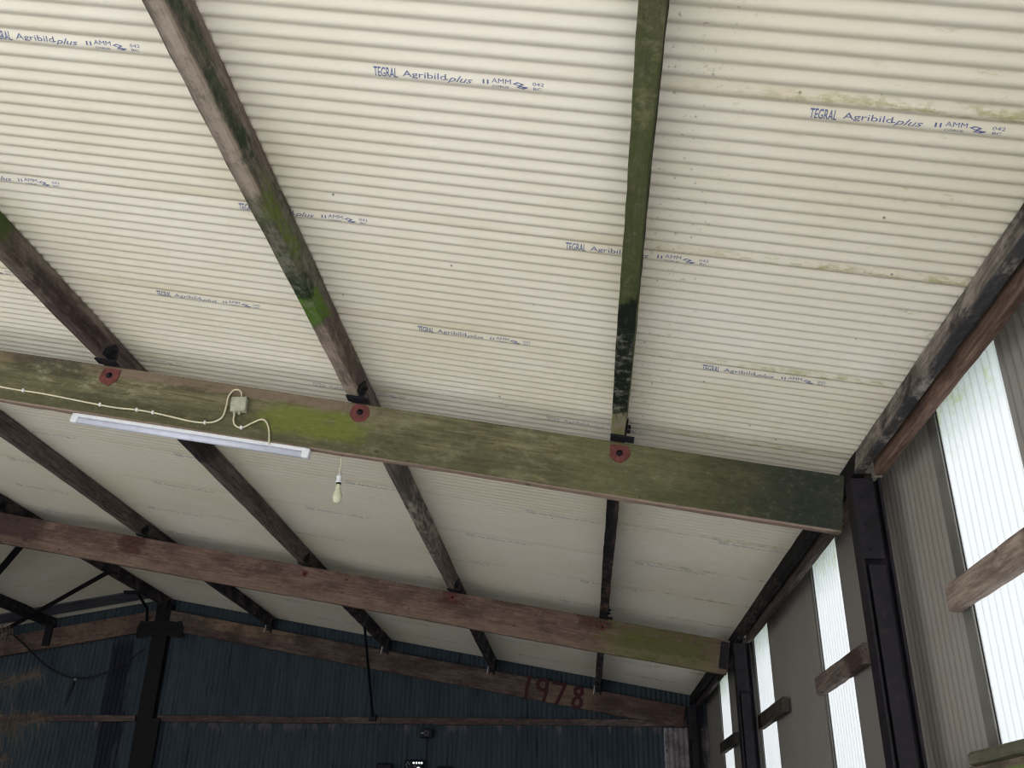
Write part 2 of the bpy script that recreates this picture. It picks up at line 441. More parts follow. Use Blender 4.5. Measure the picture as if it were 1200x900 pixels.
# folded grey lap strips beside the daylight strips, plus a shading strip by the near column
n = 1
for (a, b) in ((4.69, 4.83), (5.80, 5.90), (7.74, 7.82), (10.69, 10.78), (6.46, 6.93), (13.65, 13.74)):  # the strip just past the near column stands in for shading on the wall
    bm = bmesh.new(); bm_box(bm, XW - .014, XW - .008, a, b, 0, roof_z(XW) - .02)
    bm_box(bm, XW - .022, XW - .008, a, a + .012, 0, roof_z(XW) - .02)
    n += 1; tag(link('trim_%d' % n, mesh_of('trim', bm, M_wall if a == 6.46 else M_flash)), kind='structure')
# left wall, out of the picture
bm = sheet_bm(YS, YG, lambda u, v, w: Vector((XL - w, u, v)), 0, roof_z(XL) + .02, nv=1, seg=6)
tag(link('wall_left', mesh_of('wall_left', bm, M_wall, True)), kind='structure')

# ------------------------------------------------------------------ back gable
wall_b = empty('wall_back'); tag(wall_b, 'back gable of dark blue corrugated sheets', kind='structure')
ZGIRT = EYE + 1.75
gt = lambda u: roof_z(u) + .01
def gable_sheet(x0, x1, z0, z1, mat, dy, lip=0.0):
    bm = sheet_bm(x0, x1, lambda u, v, w: Vector((u, YG + dy + w, v)), z0, z1, nv=1, seg=10, lip=lip)
    link('gable_sheet', mesh_of('gable_sheet', bm, mat, False), wall_b)
x = XL
while x < XW - .05:
    e = min(x + .99, XW)
    gable_sheet(x - .02, e, ZGIRT - .1, gt, M_gable, .0)
    if e <= 1.26: gable_sheet(x - .02, e, 0, ZGIRT - .06, M_gable, -.015)
    else:
        if x < 1.2: gable_sheet(x - .02, 1.22, 0, ZGIRT - .06, M_gable, -.015)
        gable_sheet(max(x, 1.22), e, 0, ZGIRT - .06, M_greysheet, -.02)
    x = e

# ------------------------------------------------------------------ floor, yard
bm = bmesh.new(); bm_box(bm, XL, XW, YS, YG, -.1, 0)
tag(link('floor', mesh_of('floor', bm, M_mud)), kind='structure')
bm = bmesh.new()
bmesh.ops.create_grid(bm, x_segments=1, y_segments=1, size=60, matrix=Matrix.Translation((XR, 0, -.06)))
tag(link('ground_outside', mesh_of('ground', bm, M_yard)), kind='structure')

# ------------------------------------------------------------------ timbers
GREY = ((118, 102, 92), (78, 64, 58))
def P_label(kind, line, bay, look): return '%s roof purlin, %s, %s' % (look, line, bay)
BAY = ['nearest bay', 'middle bay', 'far bay by the gable']
BAYS = [(YZ + .03, YA + .032), (YA + .034, YB + .03), (YB + .034, YG - .02)]
LINES = ['at the ridge', 'second line from ridge', 'third line from ridge', 'fourth line from ridge', 'fifth line from ridge']
G1, G2, DG = (92, 122, 32), (54, 76, 36), (24, 34, 22)
# local x runs from the start of the bay; z from -PD (bottom) to 0; y from 0 (right face) to PW (left)
BOT = dict(z=(-.3, -PD + .014), wobc=.012, softz=.006)
SIDE = dict(z=(-PD + .014, .3), wobc=.012, softz=.006)
PMAT = {}
b1 = BAYS[0][0]
def Yl(y): return y - b1
PMAT[(3, 0)] = ((132, 114, 102), (92, 76, 68), [
    (Yl(1.5), Yl(3.32), (178, 158, 138), .85, dict(z=(-.3, -PD + .012), wobc=.01, softz=.006, thr=.34, y=(-.1, .06), softy=.02)),
    (Yl(2.1), Yl(3.15), (34, 62, 34), .9, dict(z=(-PD + .012, -.06), wobc=.12, softz=.02, thr=.45)),
    (Yl(2.0), Yl(2.75), (92, 96, 74), .7, dict(z=(-PD, -.06), wobc=.12, softz=.03, thr=.5, scale=12)),
    (Yl(3.25), Yl(4.3), (66, 76, 48), .8, dict(thr=.44, scale=9)),
    (Yl(3.4), Yl(4.25), (128, 126, 112), .6, dict(thr=.5, scale=12)),
    (Yl(3.25), Yl(3.8), (106, 130, 30), .9, dict(z=(-.15, -.07), wobc=.1, softz=.02, thr=.44, scale=11)),
    (Yl(3.9), Yl(4.38), (32, 56, 26), .95, dict(z=(-.2, -.1), wobc=.06, softz=.02, thr=.34)),
    (Yl(4.12), Yl(4.4), (92, 138, 24), 1, dict(z=(-.17, -.07), wobc=.04, softz=.02, thr=.3, soft=.04)),
    (Yl(3.6), Yl(4.3), (122, 126, 104), .7, dict(thr=.54, scale=13)),
    (Yl(4.5), Yl(5.3), (176, 152, 132), .8, dict(z=(-.3, -PD + .03), wobc=.06, softz=.01, thr=.48, scale=4)),
    (Yl(4.4), Yl(5.4), (94, 72, 68), .7, dict(z=(-PD + .02, 0), thr=.46, scale=4))], .3)
PMAT[(4, 0)] = ((102, 104, 60), (72, 76, 42), [
    (Yl(.4), Yl(2.35), (84, 84, 52), .8, dict(thr=.3)),
    (Yl(2.1), Yl(3.9), (76, 88, 40), .8, dict(thr=.42, scale=5)),
    (Yl(2.0), Yl(2.6), (134, 130, 84), .55, dict(thr=.56, scale=16, stretch=(1, 1, 1))),
    (Yl(3.75), Yl(5.0), (20, 32, 20), .98, dict(z=(-.3, -PD + .02), wobc=.02, thr=.25, soft=.05)),
    (Yl(3.8), Yl(5.0), (112, 124, 50), .7, dict(z=(-PD + .02, 0), wobc=.02, thr=.36)),
    (Yl(4.0), Yl(4.95), (136, 138, 116), .8, dict(z=(-.3, -PD + .02), wobc=.02, thr=.56, scale=14, stretch=(1, 1, 1), soft=.05)),
    (Yl(5.0), Yl(5.5), (156, 140, 112), .9, dict(thr=.3, soft=.03)),
    (Yl(5.0), Yl(5.4), (132, 140, 62), .75, dict(thr=.47, scale=8)),
    (Yl(.3), Yl(3.7), (40, 46, 28), .85, dict(z=(-PD + .03, 0), wobc=.02, thr=.2))], .1)
PMAT[(2, 0)] = ((112, 90, 82), (72, 54, 52), [
    (Yl(1), Yl(4.05), (74, 94, 34), .95, dict(thr=.32)),
    (Yl(4.1), Yl(4.5), (132, 120, 104), .8, dict(thr=.45, scale=5)),
    (Yl(4.3), Yl(5.2), (148, 130, 114), .7, dict(z=(-.05, 0), wobc=.05, thr=.45)),
    (Yl(4.1), Yl(5.4), (54, 36, 36), .75, dict(z=(-.16, -.06), wobc=.08, softz=.03, thr=.42, scale=3))], .3)
PMAT[(1, 0)] = ((104, 86, 76), (66, 54, 50), [], .3)
PMAT[(0, 0)] = ((92, 78, 72), (60, 50, 48), [], .3)
PMAT[(4, 1)] = ((84, 62, 60), (54, 40, 42), [(.55, 5.2, (18, 18, 28), .95, dict(thr=.28, y=(.02, .2), softy=.02, wobc=.05)), (.55, 1.2, (22, 20, 28), .9, dict(thr=.3)),
    (2.4, 4.6, (110, 78, 70), .85, dict(thr=.5, scale=4)), (1.4, 5, (20, 20, 28), .9, dict(thr=.45, scale=3))], .2)
PMAT[(3, 1)] = ((118, 100, 90), (78, 64, 60), [(1.2, 2.4, (60, 66, 62), .6, dict(thr=.45)), (1.8, 3.6, (168, 154, 138), .6, dict(thr=.52, scale=4))], .4)
PMAT[(2, 1)] = ((104, 88, 80), (68, 56, 54), [(1.2, 1.75, (28, 24, 30), .85, dict(thr=.3))], .3)
PMAT[(1, 1)] = ((98, 84, 78), (64, 54, 52), [], .3)
PMAT[(0, 1)] = ((86, 78, 80), (56, 50, 56), [(.2, 5, (32, 30, 44), .8, dict(thr=.45))], .2)
for i in range(5): PMAT[(i, 2)] = ((88, 74, 72), (54, 46, 48), [(.3, 4.7, (26, 25, 36), .8, dict(thr=.48, scale=3))], .2)
LOOK = {(0, 0): 'shaded brown', (1, 0): 'dark brown', (2, 0): 'purple-brown, green at its near end,', (3, 0): 'brown, moss-patched', (4, 0): 'green and black algae-covered',
        (0, 1): 'dusky grey', (1, 1): 'grey-brown', (2, 1): 'grey-brown, black-spotted', (3, 1): 'brown, pale-streaked', (4, 1): 'nearly black, brown-patched',
        (0, 2): 'dark grey', (1, 2): 'dark brown', (2, 2): 'brown-black', (3, 2): 'grey-streaked dark', (4, 2): 'dull brown'}
def cleat_bm(face_x=0.0, h=.12, side=-1):
    """steel angle bolted between purlin side and rafter top; local to the purlin"""
    bm = bmesh.new()
    pts = [(0, -PD), (-.14, -PD), (-.13, -PD + .05), (-.05, -PD + h), (0, -PD + h * .9)]
    for y0 in (-.001,):
        a = [bm.verts.new((face_x + x, y0, z)) for x, z in pts]; b = [bm.verts.new((face_x + x, y0 - .009, z)) for x, z in pts]
        bm.faces.new(a); bm.faces.new(b[::-1])
        for k in range(len(pts)): bm.faces.new((a[k], b[k], b[(k + 1) % len(pts)], a[(k + 1) % len(pts)]))
    bm_box(bm, face_x - .075, face_x + .0, -.06, PW, -PD - .014, -PD - .002)
    for x, z in ((-.035, -PD + .075), (-.06, -PD + .035)):
        bm_cyl(bm, (face_x + x, -.01, z), (face_x + x, -.03, z), .012, n=6)
    return bm
for i in range(5):
    for b, (y0, y1) in enumerate(BAYS):
        c = PMAT[(i, b)]
        kf = (1.12, 1.32, 1.35)[b] if i != 4 or b else 1.0
        c = [tuple(v * kf for v in c[0]), tuple(v * kf for v in c[1]), [(p[0], p[1], tuple(v * (kf if b else 1) for v in p[2])) + tuple(p[3:]) for p in c[2]], c[3]]
        mat = wood('timber_purlin_%d_%d' % (i, b), c[0], c[1], c[2], c[3], seed=i * 1.7 + b * 5.3)
        bm = timber_bm(y1 - y0, 0, PW, -PD, 0, i * 10 + b)
        o = link('purlin', mesh_of('purlin', bm, mat), None, purlin_frame(SP[i], y0))
        tag(o, '%s roof purlin, %s, %s' % (LOOK[(i, b)], LINES[i], BAY[b]), 'purlin', 'timber purlins under the right roof slope')
        if b < 2:
            link('cleat', mesh_of('cleat', cleat_bm(y1 - y0 - .034), M_cleat), o)
        else:
            bm = bmesh.new(); xe = YC - y0
            bm_box(bm, xe - .012, xe - .003, -.03, .0, -PD - .10, -.04)
            bm_box(bm, xe - .05, xe - .003, -.012, .002, -PD - .03, -.05)
            bm_box(bm, xe - .02, xe - .003, 0, PW * .7, -PD - .07, -PD)
            link('cleat', mesh_of('cleat', bm, M_cleat), o)
            if i in (1, 2, 3, 4):
                bm = bmesh.new(); bm_box(bm, xe - .02, xe - .006, PW, PW + .014, -PD - .11, -PD + .02)
                tag(link('strap', mesh_of('strap', bm, M_white2), o), 'pale metal strap')
# purlins of the left slope (only a little is seen)
for i, ylist in ((1, (1, 2)), (2, (2,))):
    for b in ylist:
        y0, y1 = BAYS[b]; xm = 2 * XR - SP[i] * CT
        Mx = frame_matrix(Vector((xm, y0, roof_z(xm))), YD, Vector((-ST, 0, CT)))
        mat = wood('timber_left_%d_%d' % (i, b), (82, 76, 80), (54, 50, 56), [(.2, 4.8, (28, 28, 42), .7, dict(thr=.45))], .2, seed=i + b * 3)
        o = link('purlin', mesh_of('purlin', timber_bm(y1 - y0, 0, PW, -PD, 0, 70 + i * 5 + b), mat), None, Mx)
        tag(o, {(1, 1): 'dusky purlin left of the ridge, in the middle bay', (1, 2): 'dark purlin just left of the ridge, meeting the gable at the left', (2, 2): 'dark purlin second to the left of the ridge, by the gable'}[(i, b)], 'purlin')

# eave purlins and the lower eave timbers beneath them
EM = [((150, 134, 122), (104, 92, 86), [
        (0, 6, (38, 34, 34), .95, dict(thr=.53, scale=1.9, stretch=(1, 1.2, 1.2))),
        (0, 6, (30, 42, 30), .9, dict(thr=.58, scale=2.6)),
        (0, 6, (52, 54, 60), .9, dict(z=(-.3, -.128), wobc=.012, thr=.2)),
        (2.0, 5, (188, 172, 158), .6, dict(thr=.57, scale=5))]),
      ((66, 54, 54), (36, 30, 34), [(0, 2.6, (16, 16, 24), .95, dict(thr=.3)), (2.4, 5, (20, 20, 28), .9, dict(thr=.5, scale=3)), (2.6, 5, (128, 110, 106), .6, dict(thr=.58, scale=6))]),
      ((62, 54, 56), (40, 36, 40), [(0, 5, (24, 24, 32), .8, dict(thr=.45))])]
for b, (y0, y1) in enumerate(BAYS):
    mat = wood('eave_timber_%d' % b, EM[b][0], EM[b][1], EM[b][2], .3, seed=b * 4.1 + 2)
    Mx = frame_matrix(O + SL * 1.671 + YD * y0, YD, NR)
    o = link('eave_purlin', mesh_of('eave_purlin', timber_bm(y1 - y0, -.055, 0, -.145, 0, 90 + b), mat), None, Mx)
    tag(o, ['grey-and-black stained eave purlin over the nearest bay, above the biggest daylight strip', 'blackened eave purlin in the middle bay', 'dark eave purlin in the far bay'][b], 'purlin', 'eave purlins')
    mat = wood('eave_plate_%d' % b, *[((138, 100, 80), (100, 70, 56)), ((112, 94, 84), (72, 60, 56)), ((96, 84, 80), (64, 56, 56))][b], (), .8, seed=b * 2.1)
    ys, ye = [(YZ + .1, 5.25), (5.47, 10.12), (10.36, 15.0)][b]
    bm = timber_bm(ye - ys, -.05, 0, -.098, 0, 95 + b)
    o = link('eave_plate', mesh_of('eave_plate', bm, mat), None, frame_matrix(Vector((1.70, ys, EYE + 2.06 )), YD, Vector((0, 0, 1))))
    tag(o, ['reddish brown timber rail under the eave of the nearest bay, cut end by the column', 'brown rail lit along its lower edge, under the middle bay eave', 'dim rail under the far bay eave'][b], 'rail', 'eave rails')

# ------------------------------------------------------------------ rafters
def bolt_plate(parent, s, z, pts, r=.02):
    bm = bmesh.new()
    a = [bm.verts.new((s + x, -.0005, z + y)) for x, y in pts]; b = [bm.verts.new((s + x, -.0045, z + y)) for x, y in pts]
    bm.faces.new(a); bm.faces.new(b[::-1])
    for k in range(len(pts)): bm.faces.new((a[k], b[k], b[(k + 1) % len(pts)], a[(k + 1) % len(pts)]))
    p = link('bolt_plate', mesh_of('bolt_plate', bm, M_oxide), parent); tag(p, 'red oxide plate')
    bm = bmesh.new(); M = Matrix.Translation((s, -.0045, z)) @ Matrix.Rotation(pi / 2, 4, 'X')
    bm_lathe(bm, [(0, 0), (r, 0), (r, .004), (r * .82, .006), (r * .62, .006), (r * .58, .013), (r * .3, .016), (0, .016)], 20, M)
    link('bolt', mesh_of('bolt', bm, M_bolt), p)
def blob(r, seed, sq=1.0, tail=0.0):
    rnd = random.Random(seed); out = []
    for k in range(14):
        t = 2 * pi * k / 14; rr = r * rnd.uniform(.86, 1.1)
        out.append((math.cos(t) * rr, min(math.sin(t) * rr * sq + (tail if math.sin(t) > .3 else 0), .052)))
    return out
RL = S0 + .012
MA = wood('mossy_rafter', (128, 119, 74), (96, 90, 52), [
    (-7.0, -1.0, (132, 124, 84), .5, dict(thr=.55, scale=3.2, stretch=(1, 3, 4))),
    (-3.9, -1.3, (136, 108, 90), .75, dict(z=(-.07, .1), wobc=.07, thr=.42, scale=3)),
    (-7.0, 1.7, (78, 80, 48), .6, dict(z=(-.4, -.18), wobc=.12, softz=.05, thr=.42, scale=2.6, stretch=(1, 2, 4))),
    (-1.95, -1.30, (116, 130, 36), .85, dict(z=(-.27, -.09), wobc=.08, softz=.035, thr=.38, soft=.1)),
    (-3.75, -3.2, (60, 62, 44), .7, dict(z=(-.14, .1), wobc=.08, softz=.03, thr=.4)),
    (-3.6, -2.6, (182, 176, 132), .6, dict(thr=.57, scale=6, z=(-.2, -.06), softz=.03)),
    (-1.2, .6, (158, 156, 112), .35, dict(thr=.56, scale=4)),
    (.0, 1.2, (104, 104, 58), .6, dict(thr=.4)),
    (.75, 1.7, (58, 64, 42), .75, dict(thr=.36, wob=.7, soft=.3, scale=4)),
    (1.2, 1.7, (46, 54, 46), .85, dict(thr=.32, wob=.6, soft=.2, scale=3)),
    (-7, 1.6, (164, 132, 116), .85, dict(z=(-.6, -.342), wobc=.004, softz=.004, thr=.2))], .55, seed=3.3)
MB = wood('red_brown_rafter', (150, 112, 96), (116, 82, 70), [
    (-7, 1.7, (92, 62, 54), .6, dict(thr=.52, scale=2.4)),
    (-6.95, -6.25, (74, 52, 50), .8, dict(thr=.3)),
    (.45, 1.35, (92, 116, 34), .95, dict(z=(-.4, -.10), wobc=.18, softz=.05, thr=.3, soft=.14)),
    (.25, 1.5, (116, 112, 58), .8, dict(thr=.44, scale=4)),
    (-1.5, -1.3, (96, 46, 44), .7, dict(z=(-.14, .0), wobc=.03, thr=.3, soft=.03)),
    (.0, .35, (96, 52, 48), .75, dict(z=(-.1, .05), wobc=.05, thr=.35, soft=.05)),
    (-5.3, -5.0, (92, 46, 40), .8, dict(z=(-.2, .0), wobc=.08, thr=.34, soft=.04)),
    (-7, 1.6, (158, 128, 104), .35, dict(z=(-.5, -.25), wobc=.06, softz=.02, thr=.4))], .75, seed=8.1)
MC = wood('gable_rafter', (128, 102, 88), (96, 74, 66), [
    (-6.3, -4.6, (164, 130, 96), .7, dict(z=(-.17, .1), wobc=.1, softz=.03, thr=.42)),
    (-6.5, 1.6, (74, 54, 50), .7, dict(thr=.5, scale=2.2)),
    (.3, 1.7, (104, 64, 58), .6, dict(thr=.48, scale=2.5)),
    (-.6, .3, (150, 116, 92), .4, dict(thr=.4))], .7, seed=1.9)
def rafter(y, off, depth, thick, mat, seed, label, s0=RL, s1=1.605, grp=True):
    M = rafter_frame(y, off)
    bm = timber_bm(s1 - s0, 0, thick, -depth, 0, seed, x0=s0, wob=.003, ch=.007)
    o = link('rafter', mesh_of('rafter', bm, mat), None, M)
    return tag(o, label, 'rafter', 'timber rafters')
def rafter_left(y, off, depth, thick, mat, seed, label):
    M = frame_matrix(Vector((XR, y, ZR)) - Vector((-ST, 0, CT)) * off, Vector((CT, 0, ST)), Vector((-ST, 0, CT)))
    bm = timber_bm(8.55, 0, thick, -depth, 0, seed, x0=-8.56, wob=.003, ch=.007)
    return tag(link('rafter', mesh_of('rafter', bm, mat), None, M), label, 'rafter', 'timber rafters')
OA = PD + .016
rA = rafter(YA, OA, .350, .062, MA, 1, 'wide olive-green mossy timber rafter carrying the tube light and cable')
rB = rafter(YB, OA, .350, .062, MB, 2, 'red-brown timber rafter with a green patch at its lower end')
rC = rafter(YC, .198, .312, .06, MC, 3, 'brown gable rafter right of the ridge column, painted 1978', s0=RL + .06)
MAl = wood('left_rafter', (124, 94, 82), (92, 66, 58), [], .6, seed=5)
rBl = rafter_left(YB, OA, .350, .062, MAl, 5, 'red-brown rafter on the left slope, meeting the red-brown rafter at the ridge')
rCl = rafter_left(YC, .198, .312, .06, wood('gable_rafter_left', (134, 102, 86), (100, 74, 64), [(-5, -.2, (82, 60, 56), .6, dict(thr=.5, scale=2.2)), (-1.7, -.7, (150, 116, 96), .5, dict(thr=.45))], .8, seed=6.2), 6,
                  'brown gable rafter left of the ridge column')
# red oxide plates with bolts under each purlin end
for k, (x, z, sq, tl) in enumerate(((-3.047, 2.736, 1.1, .02), (-1.362, 2.448, 1.0, .0), (0.246, 2.154, 1.0, .015))):
    s = x * CT - (z + EYE - HR) * ST; n = x * ST + (z + EYE - HR) * CT + OA
    bolt_plate(rA, s, n, blob(.066, 40 + k, sq, tl))
for k, (x, z) in enumerate(((-3.059, 2.72), (-1.394, 2.456), (.226, 2.138))):
    s = x * CT - (z + EYE - HR) * ST; n = x * ST + (z + EYE - HR) * CT + OA
    bolt_plate(rB, s, n, blob(.038, 50 + k), .013)
# the painted year
ST1978 = {'1': [(-.781, -.194), (-.795, -.36), (-.781, -.512)],
 '9': [(-.502, -.205), (-.56, -.196), (-.617, -.208), (-.643, -.265), (-.625, -.315), (-.586, -.346), (-.535, -.350), (-.500, -.32), (-.496, -.25), (-.502, -.21), (-.490, -.34), (-.51, -.505)],
 '7': [(-.411, -.212), (-.224, -.212), (-.265, -.36), (-.312, -.510)],
 '8': [(-.003, -.341), (-.051, -.308), (-.062, -.245), (-.014, -.212), (.042, -.228), (.050, -.290), (.009, -.341), (-.055, -.395), (-.072, -.46), (-.03, -.506), (.03, -.500), (.062, -.455), (.050, -.390), (-.003, -.341)]}
bm = bmesh.new()
for kk, ch in enumerate('1978'):
    P = [Vector((a, 0, b + .198)) for a, b in ST1978[ch]]
    for k in range(len(P) - 1):
        d = (P[k + 1] - P[k]).normalized(); nn = Vector((d.z, 0, -d.x)) * .026; e = d * .014
        yy = Vector((0, -.0045 - .0003 * k - .001 * (kk % 2), 0))
        bm.faces.new([bm.verts.new(v + yy) for v in (P[k] - e + nn, P[k + 1] + e + nn, P[k + 1] + e - nn, P[k] - e - nn)])
tag(link('painted_year', mesh_of('painted_year', bm, M_paint), rC), 'dark red hand-painted 1978')

# board band under the left slope by the gable
bm = bmesh.new(); bm_box(bm, .05, 8.5, 14.52, 15.0, -.022, -.002, bev=.003)
Mb = frame_matrix(Vector((XR, 0, ZR)), Vector((-CT, 0, -ST)), Vector((-ST, 0, CT)))
for v in bm.verts: v.co.y = -v.co.y
tag(link('verge_board', mesh_of('verge_board', bm, plain('dusky_board', (104, 106, 116), .8, 0, .2, 3)), None, Mb), 'dusky grey board band under the left roof slope by the gable', 'board')

# ------------------------------------------------------------------ steel columns
def i_column(x0, x1, y0, wid, top, label, low_plate=True, grp='steel columns along the right wall'):
    root = empty('steel_column', (x0, y0, 0)); tag(root, label, 'column', grp)
    bm = bmesh.new(); L = x1 - x0
    bm_box(bm, 0, .014, 0, wid, 0, top, bev=.003); bm_box(bm, L - .014, L, 0, wid, 0, top, bev=.003)
    bm_box(bm, .012, L - .012, wid / 2 - .005, wid / 2 + .005, 0, top)
    link('shaft', mesh_of('shaft', bm, M_steel), root)
    bm = bmesh.new(); zt_ = EYE + 1.50
    bm_box(bm, -.004, L * .72, -.012, -.001, zt_, top - .01, bev=.002)
    for z in (zt_ + .06, zt_ + .2, top - .12): bm_cyl(bm, (L * .3, -.012, z), (L * .3, -.028, z), .014, n=6)
    link('fixing_plate', mesh_of('fixing_plate', bm, M_steel), root)
    bm = bmesh.new(); bm_box(bm, .03, L - .045, -.004, .045, .2, zt_ - .03, bev=.003)
    link('packer_strip', mesh_of('packer_strip', bm, M_steel), root)
    bm = bmesh.new(); bm_box(bm, -.06, L + .03, -.05, wid + .05, 0, .015)
    link('base_plate', mesh_of('base_plate', bm, M_steel), root)
    return root
ctop = roof_z(1.76) - .16
i_column(1.585, 1.755, YA, .14, ctop, 'black steel column at the end of the mossy green rafter')
i_column(1.585, 1.755, YB, .14, ctop, 'black steel column at the end of the red-brown rafter')
i_column(1.57, 1.755, YC - .02, .12, ctop, 'black steel corner column at the right end of the gable')
# dark patch of splice plate at the ends of rafters
for y, nm in ((YA, 'a'), (YB, 'b')):
    pass
# ridge column with its splice plates
root = empty('ridge_column', (-6.80, YC, 0)); tag(root, 'black steel column under the ridge on the blue gable', 'column')
bm = bmesh.new(); lean = .00
bm_box(bm, -.125, .125, .0, .014, 0, roof_z(XR) - .12); bm_box(bm, -.125, .125, .10, .114, 0, roof_z(XR) - .12); bm_box(bm, -.006, .006, .012, .102, 0, roof_z(XR) - .12)
link('shaft', mesh_of('shaft', bm, M_black), root)
bm = bmesh.new(); bm_box(bm, -.10, .25, -.02, -.001, 0, EYE + 1.75, bev=.004); link('lower_casing', mesh_of('lower_casing', bm, M_black), root)
for sx in (-1, 1):
    bm = bmesh.new(); z0 = EYE + 3.17
    pts = [(0, z0 - .16), (sx * .18, z0 - .165), (sx * .37, z0 - .20), (sx * .385, z0 - .03), (sx * .34, z0 + .07), (sx * .30, z0 + .075), (sx * .26, z0 + .06), (sx * .1, z0 + .08), (0, z0 + .2)]
    a = [bm.verts.new((x, -.025, z)) for x, z in pts]; b = [bm.verts.new((x, -.008, z)) for x, z in pts]
    bm.faces.new(a); bm.faces.new(b[::-1])
    for k in range(len(pts)): bm.faces.new((a[k], b[k], b[(k + 1) % len(pts)], a[(k + 1) % len(pts)]))
    for x, z in ((.12, -.05), (.28, -.07), (.28, .0)): bm_cyl(bm, (sx * x, -.025, z0 + z), (sx * x, -.045, z0 + z), .016, n=6)
    link('splice_plate', mesh_of('splice_plate', bm, M_black), root)

# steel end shoes where the rafters meet the columns
def shoe(y, label):
    bm = bmesh.new(); s = 1.565
    bm_box(bm, s - .05, s + .035, -.016, -.003, -.30, -.02, bev=.004)
    for z in (-.06, -.16, -.26): bm_cyl(bm, (s - .012, -.016, z), (s - .012, -.034, z), .014, n=6)
    return bm
o = link('end_plate', mesh_of('end_plate', shoe(YB, ''), M_steel), rB); tag(o, 'black steel end plate')

# ------------------------------------------------------------------ gable rail, rods, hangers
mat = wood('gable_rail', (132, 106, 96), (92, 72, 68), [(0, 3, (80, 50, 56), .6, dict(thr=.4)), (0, 9, (60, 56, 44), .5, dict(thr=.55))], .5, seed=4.4)
for k, (x0, x1, lab) in enumerate(((-10.6, -6.99, 'thin timber rail across the blue gable, left of the ridge column'), (-6.62, -3.10, 'thin timber rail across the blue gable, from the ridge column to the hanging rod'), (-3.09, 1.56, 'thin timber rail across the blue gable, right of the hanging rod to the corner'))):
    bm = timber_bm(x1 - x0, 0, .05, -.048, .048, 30 + k, wob=.003)
    o = link('gable_rail', mesh_of('gable_rail', bm, mat), None, Matrix.Translation((x0, YG - .085, ZGIRT + (.003 if k else .0))))
    tag(o, lab, 'rail', 'rails across the gable')
bm = bmesh.new(); bm_tube(bm, [(-3.10, 13.573, EYE + 2.86), (-3.16, 14.4, EYE + 2.30), (-3.205, 15.12, EYE + 1.80)], .02, 10)
bm_box(bm, -3.14, -3.06, 13.54, 13.60, EYE + 2.85, EYE + 2.93); bm_box(bm, -3.26, -3.16, 15.10, 15.19, EYE + 1.74, EYE + 1.83)
tag(link('stay_rod', mesh_of('stay_rod', bm, M_cleat)), 'thin black rod slanting from a purlin down to the gable rail', 'rod')
bm = bmesh.new(); bm_tube(bm, [(-6.80, 14.10, EYE + 3.45), (-6.98, 14.9, EYE + 3.40), (-7.04, 15.09, EYE + 3.25)], .022, 8)
bm_box(bm, -6.99, -6.75, 14.02, 14.12, EYE + 3.44, EYE + 3.475)
tag(link('ridge_hanger', mesh_of('ridge_hanger', bm, M_cleat)), 'short black hanger beside the top of the ridge column', 'bracket')
# flat diagonal braces under the left slope
LN = Vector((-ST, 0, CT))
def brace(p0, p1, w, label):
    p0, p1 = Vector(p0), Vector(p1); ex = (p1 - p0).normalized(); ez = (LN - ex * LN.dot(ex)).normalized()
    bm = bmesh.new(); bm_box(bm, 0, (p1 - p0).length, -w / 2, w / 2, -.012, 0, bev=.002)
    for x in (.05, (p1 - p0).length - .05): bm_cyl(bm, (x, 0, -.012), (x, 0, -.028), .016, n=6)
    tag(link('roof_brace', mesh_of('roof_brace', bm, M_steel), None, frame_matrix(p0, ex, ez)), label, 'brace', 'diagonal roof braces')
brace((-9.45, 15.0, EYE + 3.01), (-6.68, 12.87, EYE + 3.47), .10, 'dark diagonal brace from the ridge purlin to the left, ending at the gable')
brace((-8.60, 12.98, EYE + 3.16), (-6.86, 11.06, EYE + 3.465), .10, 'dark diagonal brace at the left edge, just under the red-brown rafter')
for k, xm in enumerate((-8.66,)):
    bm = bmesh.new(); bm_box(bm, xm - .06, xm + .06, 15.09, 15.12, EYE + 2.84, EYE + 3.16)
    tag(link('purlin_hanger', mesh_of('purlin_hanger', bm, M_cleat)), 'black hanger bracket on the gable rafter left of the ridge', 'bracket')

# ------------------------------------------------------------------ right wall timbers
for k, (y1, z, lab) in enumerate(((4.80, 1.150, 'short pale timber across the nearest daylight strip'), (7.745, 1.172, 'short timber across the second daylight strip, ending behind the near column'),
                             (10.482, 1.22, 'short dark timber across the third daylight strip'), (13.525, 1.242, 'short dark timber across the farthest daylight strip'))):
    y0 = y1 - 1.37
    mat = wood('strip_timber_%d' % k, *[((176, 150, 132), (134, 112, 98)), ((150, 128, 114), (104, 86, 78)), ((96, 84, 74), (70, 60, 54)), ((84, 74, 70), (62, 54, 52))][k],
               [(.0, .45, (84, 56, 50), .9, dict(thr=.3))] if k < 2 else [], .7, seed=k * 3.3 + 1)
    bm = timber_bm(1.37, -.062, 0, -.066, .066, 60 + k, wob=.004, ch=.008)
    for f in [f for f in bm.faces if len(f.verts) == 8]: pass
    o = link('cross_timber', mesh_of('cross_timber', bm, mat), None, frame_matrix(Vector((1.800, y0, EYE + z)), YD, Vector((0, 0, 1))))
    tag(o, lab, 'timber', 'short timbers across the daylight strips')
mat = wood('low_rail', (128, 112, 90), (92, 78, 62), [(0, 5.2, (112, 136, 56), .95, dict(z=(-.2, -.032), wobc=.01, softz=.004, thr=.2))], .3, seed=9)
bm = timber_bm(2.9, -.10, 0, -.04, 0, 80, wob=.003)
tag(link('side_rail', mesh_of('side_rail', bm, mat), None, frame_matrix(Vector((1.765, 2.43, EYE + .375)), YD, Vector((0, 0, 1)))), 'low brown timber rail, mossy green underneath, at the bottom right corner', 'rail')
